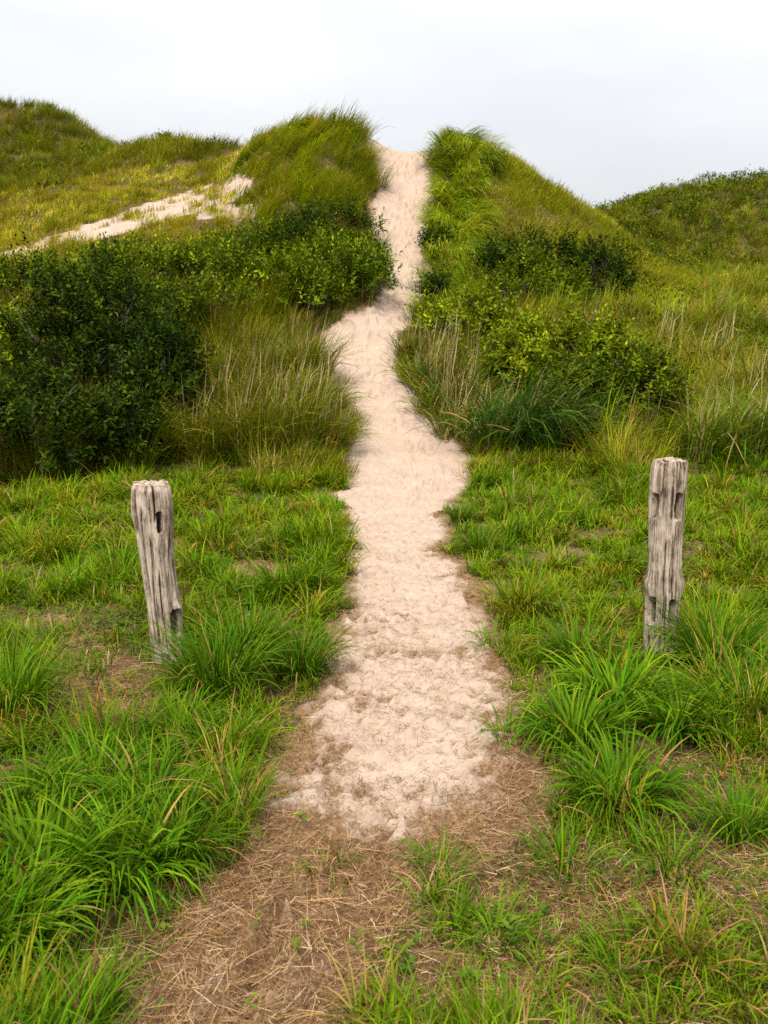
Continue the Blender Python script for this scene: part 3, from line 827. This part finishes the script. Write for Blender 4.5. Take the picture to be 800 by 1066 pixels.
# ------------------------------------------------------------------ tussocks and tall clumps (things)
def tussock_mesh(seed, nb, L, spread, wid, cols, wts, droop=1.0, wind=None, seg=6, nm='grass_tussock'):
    global rng
    keep = rng; rng = np.random.default_rng(seed)
    r_ = spread * np.sqrt(rng.random(nb)); a_ = rng.random(nb) * 2 * pi
    root = np.stack([r_ * np.cos(a_), r_ * np.sin(a_), np.full(nb, -.015)], 1)
    az = a_ + (rng.random(nb) - .5) * 1.5
    if wind is not None:
        az = np.where(rng.random(nb) < wind[1], wind[0] + (rng.random(nb) - .5) * 1.5, az)
    LL = L * (.45 + .65 * rng.random(nb) ** .8)
    t0 = .08 + (r_ / spread) * .42 * rng.random(nb) + .1 * rng.random(nb)
    t1 = t0 + (.45 + 1.75 * rng.random(nb) ** 1.05) * droop
    c = pal(nb, cols, wts)
    tip = c * np.where(rng.random((nb, 1)) < .18, [[2.0, 1.35, 2.0]], [[1.15, 1.05, 1.0]])
    V, Q, C = blades(root, LL, wid * (.65 + .6 * rng.random(nb)), az, t0, t1, c, tip, seg, None, .7, 1.35)
    V[:, 2] = np.maximum(V[:, 2], -.02 + .03 * rng.random(len(V)))
    rng = keep
    return mesh_np(nm, V, Q, M_GRASS, C)

TP = [tussock_mesh(501 + i, n, L, s, w, G_DEEP, wt, dr) for i, (n, L, s, w, wt, dr) in enumerate([
    (420, .46, .13, .0075, [.35, .3, .15, .15, .05], 1.0),
    (330, .40, .11, .0070, [.3, .35, .1, .2, .05], 1.1),
    (260, .34, .10, .0070, [.4, .3, .15, .1, .05], .9),
    (260, .44, .15, .0135, [.38, .36, .08, .16, .02], 1.55),
    (85, .21, .075, .0055, [.35, .3, .1, .2, .05], 1.3)])]
TUS = [  # px, py of the foot, proto, scale, label
    (226, 722, 0, 1.1, 'big arching grass tussock at the right foot of the left post'),
    (255, 690, 0, 1.0, 'arching grass tussock between the left post and the path'),
    (312, 702, 1, 1.0, 'grass tussock hanging over the left path edge, level with the left post foot'),
    (188, 770, 3, .7, 'tall grass tussock right in front of the left post'),
    (300, 622, 1, 1.1, 'grass tussock on the left path edge, above and right of the left post foot'),
    (330, 590, 2, .9, 'smaller grass tussock on the left path edge, level with the middle of the left post'),
    (125, 598, 0, .85, 'dark green round grass tussock behind the left post on its left'),
    (12, 742, 0, 1.0, 'round grass tussock cut by the left edge of the photo below the worn patch'),
    (20, 850, 3, .82, 'broad bladed grass tussock at the left photo edge, below the worn patch'),
    (95, 830, 3, .78, 'broad bladed grass tussock below the worn patch, well in from the photo edge'),
    (160, 850, 3, .78, 'broad bladed grass tussock on the lower left, closest to the path litter'),
    (50, 920, 3, .85, 'long dark grass tussock low on the left, nearest the bottom corner'),
    (130, 915, 3, .8, 'long green grass tussock at the lower left beside the straw'),
    (10, 985, 3, .75, 'grass tussock in the very bottom left corner'),
    (185, 900, 1, .8, 'smallish grass tussock on the straw edge at the lower left'),
    (235, 790, 2, .9, 'low grass tussock left of the path where the sand turns to straw'),
    (600, 775, 3, .85, 'arching grass tussock left of and below the right post'),
    (645, 838, 3, .85, 'broad leaved grass tussock bending over trodden grass, lowest big one right of the path'),
    (600, 690, 1, 1.0, 'grass tussock between the path and the right post'),
    (640, 738, 3, .95, 'grass tussock just in front of the right post on its left'),
    (745, 702, 0, 1.15, 'big windswept grass tussock at the right foot of the right post'),
    (705, 768, 3, .85, 'grass tussock straight in front of the right post'),
    (775, 760, 0, 1.0, 'arching grass tussock near the right photo edge below the right post'),
    (545, 640, 2, .95, 'low grass tussock on the right path edge, left of the right post'),
    (515, 672, 4, 1.2, 'small grass tuft standing out on the right path edge'),
    (500, 575, 2, 1.0, 'low grass tussock on the right path edge where the path narrows'),
    (480, 545, 2, .9, 'bright grass tussock at the right path edge farther up, by the first bend'),
    (535, 772, 4, 1.1, 'small lone grass tuft at the right edge of the sand'),
    (462, 908, 4, .9, 'small green grass tuft growing alone in the straw'),
    (515, 985, 4, .95, 'small grass tuft near the bottom, right of the straw'),
    (590, 905, 4, 1.1, 'small grass tuft at the outer edge of the straw on the lower right'),
    (700, 905, 4, 1.2, 'sparse grass tuft on the lower right among thin grass'),
    (768, 870, 2, .75, 'grass tussock near the right photo edge on the lower right'),
    (655, 1015, 4, 1.0, 'grass tuft near the bottom edge on the right'),
]
for i, (px, py, k, sc_, lab) in enumerate(TUS):
    x, y = flat(px, py); z = float(bil(GZ, x, y) + dz(np.array([x]), np.array([y]))[0])
    o = link('grass_tussock', TP[k], label=lab, cat='grass tussock', group='grass tussocks around the posts and the path')
    o.location = (x, y, z); o.rotation_euler = (0, 0, i * 2.4); o.scale = (sc_,) * 3

# tall clumps at the dune foot: green blades with dead stalks and seed heads as parts
def clump_meshes(seed, nb, L, spread, wid, cols, wts, droop, wind, stalks, stalk_L):
    g = tussock_mesh(seed, nb, L, spread, wid, cols, wts, droop, wind, 5, 'blades')
    global rng
    keep = rng; rng = np.random.default_rng(seed + 5)
    out = [('blades', g)]
    if stalks:
        r_ = spread * 1.05 * np.sqrt(rng.random(stalks)); a_ = rng.random(stalks) * 2 * pi
        root = np.stack([r_ * np.cos(a_), r_ * np.sin(a_), np.zeros(stalks)], 1)
        c = pal(stalks, [(.42, .31, .17), (.30, .21, .11), (.22, .15, .08), (.50, .41, .26)], [2, 2, 1, 1])
        az = rng.random(stalks) * 2 * pi
        if wind: az = wind[0] + (rng.random(stalks) - .5) * 3
        V, Q, C = blades(root, stalk_L * (.6 + .5 * rng.random(stalks)), .009, az, .05 + .15 * rng.random(stalks), .1 + .5 * rng.random(stalks), c, None, 4,
                         ([0, .7, .8, .93, 1], [.55, .5, 1.3, 1.0, .1]), 1.5)
        out.append(('dry_stalks', mesh_np('dry_stalks', V, Q, M_STRAW, C)))
    rng = keep
    return out
BR = [(.115, .150, .006), (.070, .118, .005), (.18, .185, .010), (.28, .21, .06), (.22, .13, .035)]
DG = [(.030, .075, .010), (.042, .092, .012), (.07, .125, .012), (.20, .16, .06)]
RD = [(.10, .175, .007), (.074, .14, .006), (.145, .205, .012), (.26, .21, .07)]
CL = {
    'brown': clump_meshes(601, 420, 1.25, .42, .019, BR, [.40, .30, .18, .08, .04], .7, (.0, .4), 30, 1.45),
    'brown_low': clump_meshes(602, 380, .95, .42, .018, BR, [.40, .28, .16, .10, .06], .9, (-.2, .4), 30, 1.15),
    'green_low': clump_meshes(603, 360, .75, .38, .017, RD, [.36, .36, .18, .10], 1.0, (-.3, .4), 12, .95),
    'dark': clump_meshes(604, 460, 1.45, .36, .021, DG, [.40, .32, .18, .10], 1.15, (-.15, .82), 16, 1.2),
    'feather': clump_meshes(605, 380, 1.05, .42, .018, BR + DG, [.22, .2, .14, .1, .03, .1, .1, .1, .05], .8, (.2, .5), 34, 1.25),
    'reed': clump_meshes(606, 260, 1.35, .40, .025, RD, [.40, .30, .22, .08], .75, (.1, .5), 22, 1.35),
}
TALL = [
    (222, 478, 13.0, 'brown', .95, 'tall brown tinged grass clump touching the dark bush, left of the path'),
    (268, 482, 13.0, 'brown', 1.0, 'tall grass clump with pale dead stalks above and right of the left post'),
    (312, 480, 13.1, 'brown', .95, 'tall grass clump with brown stalks in the middle of the left grass bank'),
    (338, 474, 13.2, 'brown_low', .85, 'green grass clump spilling over the left path edge at the lawn'),
    (245, 446, 14.2, 'brown', 1.0, 'brown grass clump set back behind the stalks beside the dark bush'),
    (295, 436, 14.6, 'brown', 1.0, 'tall grass clump with reddish seed heads set back left of the path'),
    (325, 432, 14.8, 'brown_low', 1.0, 'green and brown grass clump on the left path edge above the lawn'),
    (350, 455, 14.0, 'green_low', .7, 'fresh green grass clump at the narrow bend of the left path edge'),
    (275, 398, 16.2, 'brown', .9, 'brown grass clump high on the bank under the shrub patch'),
    (320, 392, 16.4, 'brown', .9, 'feathery grass clump high on the bank beside the upper path bend'),
    (318, 378, 17.0, 'feather', .65, 'pale seed headed grass clump at the left path edge under the rounded shrub'),
    (436, 396, 16.6, 'green_low', .85, 'green grass clump on the right path edge at the upper bend'),
    (450, 400, 16.0, 'feather', .95, 'pale feathery grass clump on the right path edge'),
    (452, 432, 15.0, 'green_low', .8, 'green grass clump on the right path edge below the upper bend'),
    (470, 425, 14.8, 'feather', 1.0, 'feathery grass clump with tan plumes left of the dark drooping grass'),
    (478, 452, 13.8, 'feather', .9, 'grass clump with tan stalks where the right path edge meets the lawn'),
    (505, 468, 13.2, 'dark', .85, 'blue green drooping grass clump nearest the path'),
    (540, 474, 13.0, 'dark', 1.0, 'dark drooping grass clump in front of the light green bush'),
    (575, 476, 12.9, 'dark', .9, 'dark windswept grass clump against the shaded bush'),
    (460, 372, 17.4, 'brown_low', .9, 'brownish grass clump behind the pale feathery grass right of the path'),
    (430, 360, 18.0, 'brown_low', .75, 'low grass clump on the right path edge above the upper bend'),
    (495, 385, 16.4, 'feather', .9, 'tan grass clump between the feathery grass and the light green bush'),
    (735, 480, 12.6, 'reed', .8, 'reedy grass clump just right of and behind the right post'),
    (775, 484, 12.5, 'reed', .9, 'tall reed clump with tan stalks at the right photo edge'),
    (815, 478, 12.6, 'reed', 1.0, 'tall reed clump cut by the right photo edge'),
    (700, 452, 13.6, 'green_low', 1.1, 'green grass clump right of the leafy bush, behind the right post'),
    (755, 440, 14.2, 'green_low', 1.2, 'green grass clump set back in the meadow behind the reeds'),
    (800, 420, 15.0, 'brown_low', 1.1, 'brownish grass clump in the meadow at the right photo edge'),
    (740, 395, 16.8, 'brown_low', 1.1, 'reddish brown grass clump in the middle of the meadow'),
    (690, 375, 18.0, 'brown_low', 1.0, 'tan grass clump in the meadow right of the bushes'),
    (785, 355, 19.6, 'reed', .8, 'pale reed clump high in the meadow near the right photo edge'),
    (745, 345, 20.5, 'reed', .75, 'pale reed clump high in the meadow below the far ridge'),
    (655, 470, 13.0, 'green_low', .9, 'green grass clump at the lawn edge left of the right post top'),
    (615, 476, 12.9, 'green_low', .8, 'low grass clump at the lawn edge under the shaded bush'),
]
for i, (px, py, Y, kd, sc_, lab) in enumerate(TALL):
    x = float(ray(px, py)[0] * Y); z = float(bil(GZ, x, Y))
    place('tall_grass_clump', CL[kd], x, Y, z - .02, (i * .37) % 1.2 - .6, (sc_, sc_, sc_ * (.9 + .2 * ((i * 7) % 5) / 4)), lab, 'tall grass', 'tall grass clumps along the dune foot')

# ------------------------------------------------------------------ posts
def post(px, pytop, Y, R, lean, holes, cracks, seed, label, flare=None, notch=None, taper=(1.0, 1.0)):
    r = np.random.default_rng(seed)
    u, v = ray(px, pytop); H = CAMH + v * Y; x0 = u * Y
    nt, nz = 260, 380
    th = np.linspace(-pi, pi, nt, endpoint=False)          # 0 = facing the camera, + = to the right
    zs = np.linspace(-.25, H, nz)
    T, Z = np.meshgrid(th, zs)
    ct, st = np.cos(T), np.sin(T)
    # rounded-square section (hewn log)
    e = 3.2
    se = (np.abs(np.cos(T + .25)) ** e + np.abs(np.sin(T + .25)) ** e) ** (-1 / e)
    rad = R * (.80 + .20 * se) * (1 + .02)
    rad *= np.interp(Z / H, [0, 1], taper)
    if flare: 
        for (zc, sg, am, ac, aw) in flare: rad += am * np.exp(-((Z - zc) / sg) ** 2) * np.exp(-((np.angle(np.exp(1j * (T - ac)))) / aw) ** 2)
    # grain: ridges running up the post, wandering slowly (periodic in angle)
    def pn(freq, zf, sd):
        a = vnoise(ct * freq + 30 + vnoise(Z * 3, Z * 0, sd + 1) * .6, st * freq + 30 + Z * zf, sd)
        b_ = vnoise(ct * freq + 70, st * freq - 50 - Z * zf * .7, sd + 9)
        return (a + b_) / 2
    g1 = pn(4, 2.0, seed); g2 = pn(12, 5.5, seed + 3); g3 = pn(28, 11.0, seed + 6)
    groove = np.clip((.40 - g2) * 6, 0, 1) * .6 + np.clip((.36 - g3) * 6, 0, 1) * .5
    rad += (g1 - .5) * .026 + (g2 - .5) * .006 + (g3 - .5) * .003 - groove * .003
    dark = groove.copy()
    for (tc, z0, z1, wd, dp, wob) in cracks:
        c = tc + wob * np.sin(Z * 6 + seed) + .12 * (vnoise(Z * 9, Z * 0, seed + 20) - .5)
        m = np.exp(-(np.angle(np.exp(1j * (T - c))) / wd) ** 2) * sst(z0, z0 + .06, Z) * (1 - sst(z1 - .06, z1, Z))
        rad -= dp * m; dark = np.maximum(dark, m)
    for (tc, zc, wt_, hh, dp) in holes:
        d = np.abs(np.angle(np.exp(1j * (T - tc)))) / wt_; dz = np.abs(Z - zc) / hh
        q_ = (d ** 4 + dz ** 4) ** .25
        q_ = q_ + (vnoise(T * 9, Z * 30, seed + 31) - .5) * .18
        m = 1 - sst(.82, 1.06, q_)
        rad = rad * (1 - m) + np.minimum(rad, R - dp) * m
        dark = np.maximum(dark, m)
    # worn rounded top
    top = sst(H - .05, H, Z); rad *= 1 - .10 * top ** 2
    rough = fbm(T * 1.5 + 9, T * 0 + 3, seed + 40, 2)
    Zw = Z + np.where(Z > H - .12, (fbm(ct * 1.5 + 5, st * 1.5 + 5, seed + 41, 3) - .55) * .045 * sst(H - .12, H, Z), 0)
    ax = lean[0] * (Z / H) + .012 * np.sin(Z * 3 + seed); ay = lean[1] * (Z / H)
    X = x0 - lean[0] + ax + rad * st; Yy = Y + ay - rad * ct
    V = [np.stack([X, Yy, Zw], -1).reshape(-1, 3)]
    D = [dark.ravel()]
    cx, cy = ax[-1, 0] + x0 - lean[0], Y + ay[-1, 0]
    ringN = 26
    for k in range(1, ringN + 1):
        f = 1 - k / ringN
        rx = (X[-1] - cx) * f + cx; ry = (Yy[-1] - cy) * f + cy
        bz = Zw[-1] * f + (H - .004) * (1 - f)
        rzn = bz + (fbm(rx * 38, ry * 38, seed + 50, 3) - .5) * .05 * (1 - f ** 3) * .6 + .010 * (1 - f)
        V.append(np.stack([rx, ry, rzn], -1)); D.append(np.clip((.5 - fbm(rx * 38, ry * 38, seed + 50, 3)) * 4, 0, 1))
    V = np.concatenate(V); D = np.concatenate(D)
    rows = nz + ringN
    i = np.arange(rows - 1)[:, None] * nt + np.arange(nt)[None]; j = np.arange(rows - 1)[:, None] * nt + (np.arange(nt)[None] + 1) % nt
    Q = np.stack([i, j, j + nt, i + nt], -1).reshape(-1, 4)
    org = np.array([x0 - lean[0], Y, 0.0])
    me = mesh_np('wooden_post', V - org, Q, M_WOOD, attrs={'groove': D})
    o = link('wooden_post', me, label=label, cat='post', group='weathered posts flanking the path')
    o.location = org
    return o

post(157.5, 503, 4.85, .097, (-.062, .01), [(.56, .80, .17, .058, .08), (1.05, .24, .42, .075, .075)],
     [(.25, .78, 1.1, .04, .022, .10), (-.45, .1, .9, .05, .015, .08), (-.9, .70, 1.1, .10, .03, .1), (.3, .0, .55, .035, .014, .08), (-.1, .1, .75, .03, .012, .10)],
     3, 'silvery grey leaning wooden post with a knobbly split top and one slot hole',
     flare=[(.55, .16, -.012, 1.4, 1.2), (.40, .20, -.010, -1.5, 1.0), (.86, .10, .016, -1.2, .8), (.88, .09, .014, 1.2, .6), (.30, .05, .022, 1.3, .5)], taper=(.86, 1.0))
post(700.5, 478, 4.95, .090, (.026, 0), [(.42, .87, .29, .074, .085), (-1.02, .87, .26, .068, .075), (.36, .27, .27, .080, .09), (-.98, .28, .26, .075, .075)],
     [(.36, .93, 1.25, .07, .05, .02), (.30, .05, .80, .04, .022, .10), (-.2, .2, .7, .03, .012, .08), (-.1, .0, .4, .04, .015, .03), (.85, .3, 1.2, .03, .012, .03)],
     8, 'upright grey brown wooden post with two pairs of slot holes and a long crack',
     flare=[(.62, .14, -.010, 1.5, 1.0), (.70, .2, -.008, -1.5, 1.0), (.42, .05, .018, -1.35, .5), (.42, .06, .020, 1.45, .6)], taper=(.96, 1.0))

# ------------------------------------------------------------------ sky, sun, camera
SUN_EL, SUN_AZ = radians(58), radians(200)      # azimuth clockwise from +Y: behind the camera, slightly left
w = bpy.data.worlds.new('World'); scene.world = w; w.use_nodes = True
N = w.node_tree.nodes; L = w.node_tree.links; N.clear()
out = N.new('ShaderNodeOutputWorld')
sky = N.new('ShaderNodeTexSky'); sky.sky_type = 'NISHITA'; sky.sun_disc = False
sky.sun_elevation = SUN_EL; sky.sun_rotation = SUN_AZ; sky.dust_density = 6; sky.ozone_density = .4; sky.air_density = 1.0
bgs = N.new('ShaderNodeBackground'); bgs.inputs[1].default_value = .05
L.new(sky.outputs[0], bgs.inputs[0])
tc = N.new('ShaderNodeTexCoord')
sep = N.new('ShaderNodeSeparateXYZ'); L.new(tc.outputs['Generated'], sep.inputs[0])
mp = N.new('ShaderNodeMapping'); mp.inputs['Scale'].default_value = (1.6, 1.6, 5.5); L.new(tc.outputs['Generated'], mp.inputs[0])
no = N.new('ShaderNodeTexNoise'); no.inputs['Scale'].default_value = 1.9; no.inputs['Detail'].default_value = 6; no.inputs['Roughness'].default_value = .5
L.new(mp.outputs[0], no.inputs['Vector'])
cr = N.new('ShaderNodeValToRGB')
cr.color_ramp.elements[0].position = .32; cr.color_ramp.elements[0].color = (.745, .735, .73, 1)
cr.color_ramp.elements[1].position = .66; cr.color_ramp.elements[1].color = (.86, .835, .80, 1)
L.new(no.outputs[0], cr.inputs[0])
# overcast luminance rises towards the zenith
mr = N.new('ShaderNodeMapRange'); mr.inputs[1].default_value = .0; mr.inputs[2].default_value = 1.0; mr.inputs[3].default_value = .44; mr.inputs[4].default_value = 1.65
L.new(sep.outputs[2], mr.inputs[0])
bgc = N.new('ShaderNodeBackground'); L.new(cr.outputs[0], bgc.inputs[0]); L.new(mr.outputs[0], bgc.inputs[1])
add = N.new('ShaderNodeAddShader'); L.new(bgs.outputs[0], add.inputs[0]); L.new(bgc.outputs[0], add.inputs[1])
L.new(add.outputs[0], out.inputs[0])

sd = bpy.data.lights.new('sun', 'SUN'); sd.energy = 3.2; sd.angle = radians(11); sd.color = (1, .94, .84)
so = bpy.data.objects.new('sun', sd); COL.objects.link(so)
so.rotation_euler = (radians(90) - SUN_EL, 0, pi - SUN_AZ)
so.location = (0, 0, 30)

cd = bpy.data.cameras.new('camera'); cam = bpy.data.objects.new('camera', cd); COL.objects.link(cam)
cd.sensor_fit = 'VERTICAL'; cd.sensor_height = 36; cd.lens = 36 * F / 1066
cam.location = (0, 0, CAMH); cam.rotation_euler = (radians(90) - PITCH, 0, 0)
cd.clip_start = .05; cd.clip_end = 3000
cd.dof.use_dof = True; cd.dof.focus_distance = 5.2; cd.dof.aperture_fstop = 5.6
scene.camera = cam

scene.render.engine = 'CYCLES'
cy = scene.cycles
cy.max_bounces = 6; cy.diffuse_bounces = 1; cy.glossy_bounces = 2; cy.transmission_bounces = 4; cy.transparent_max_bounces = 4
cy.use_denoising = False
try: cy.denoiser = 'OPENIMAGEDENOISE'; cy.denoising_prefilter = 'ACCURATE'
except Exception: pass
cy.sample_clamp_indirect = 6
scene.view_settings.view_transform = 'Standard'; scene.view_settings.look = 'None'
scene.view_settings.exposure = .45; scene.view_settings.gamma = 1
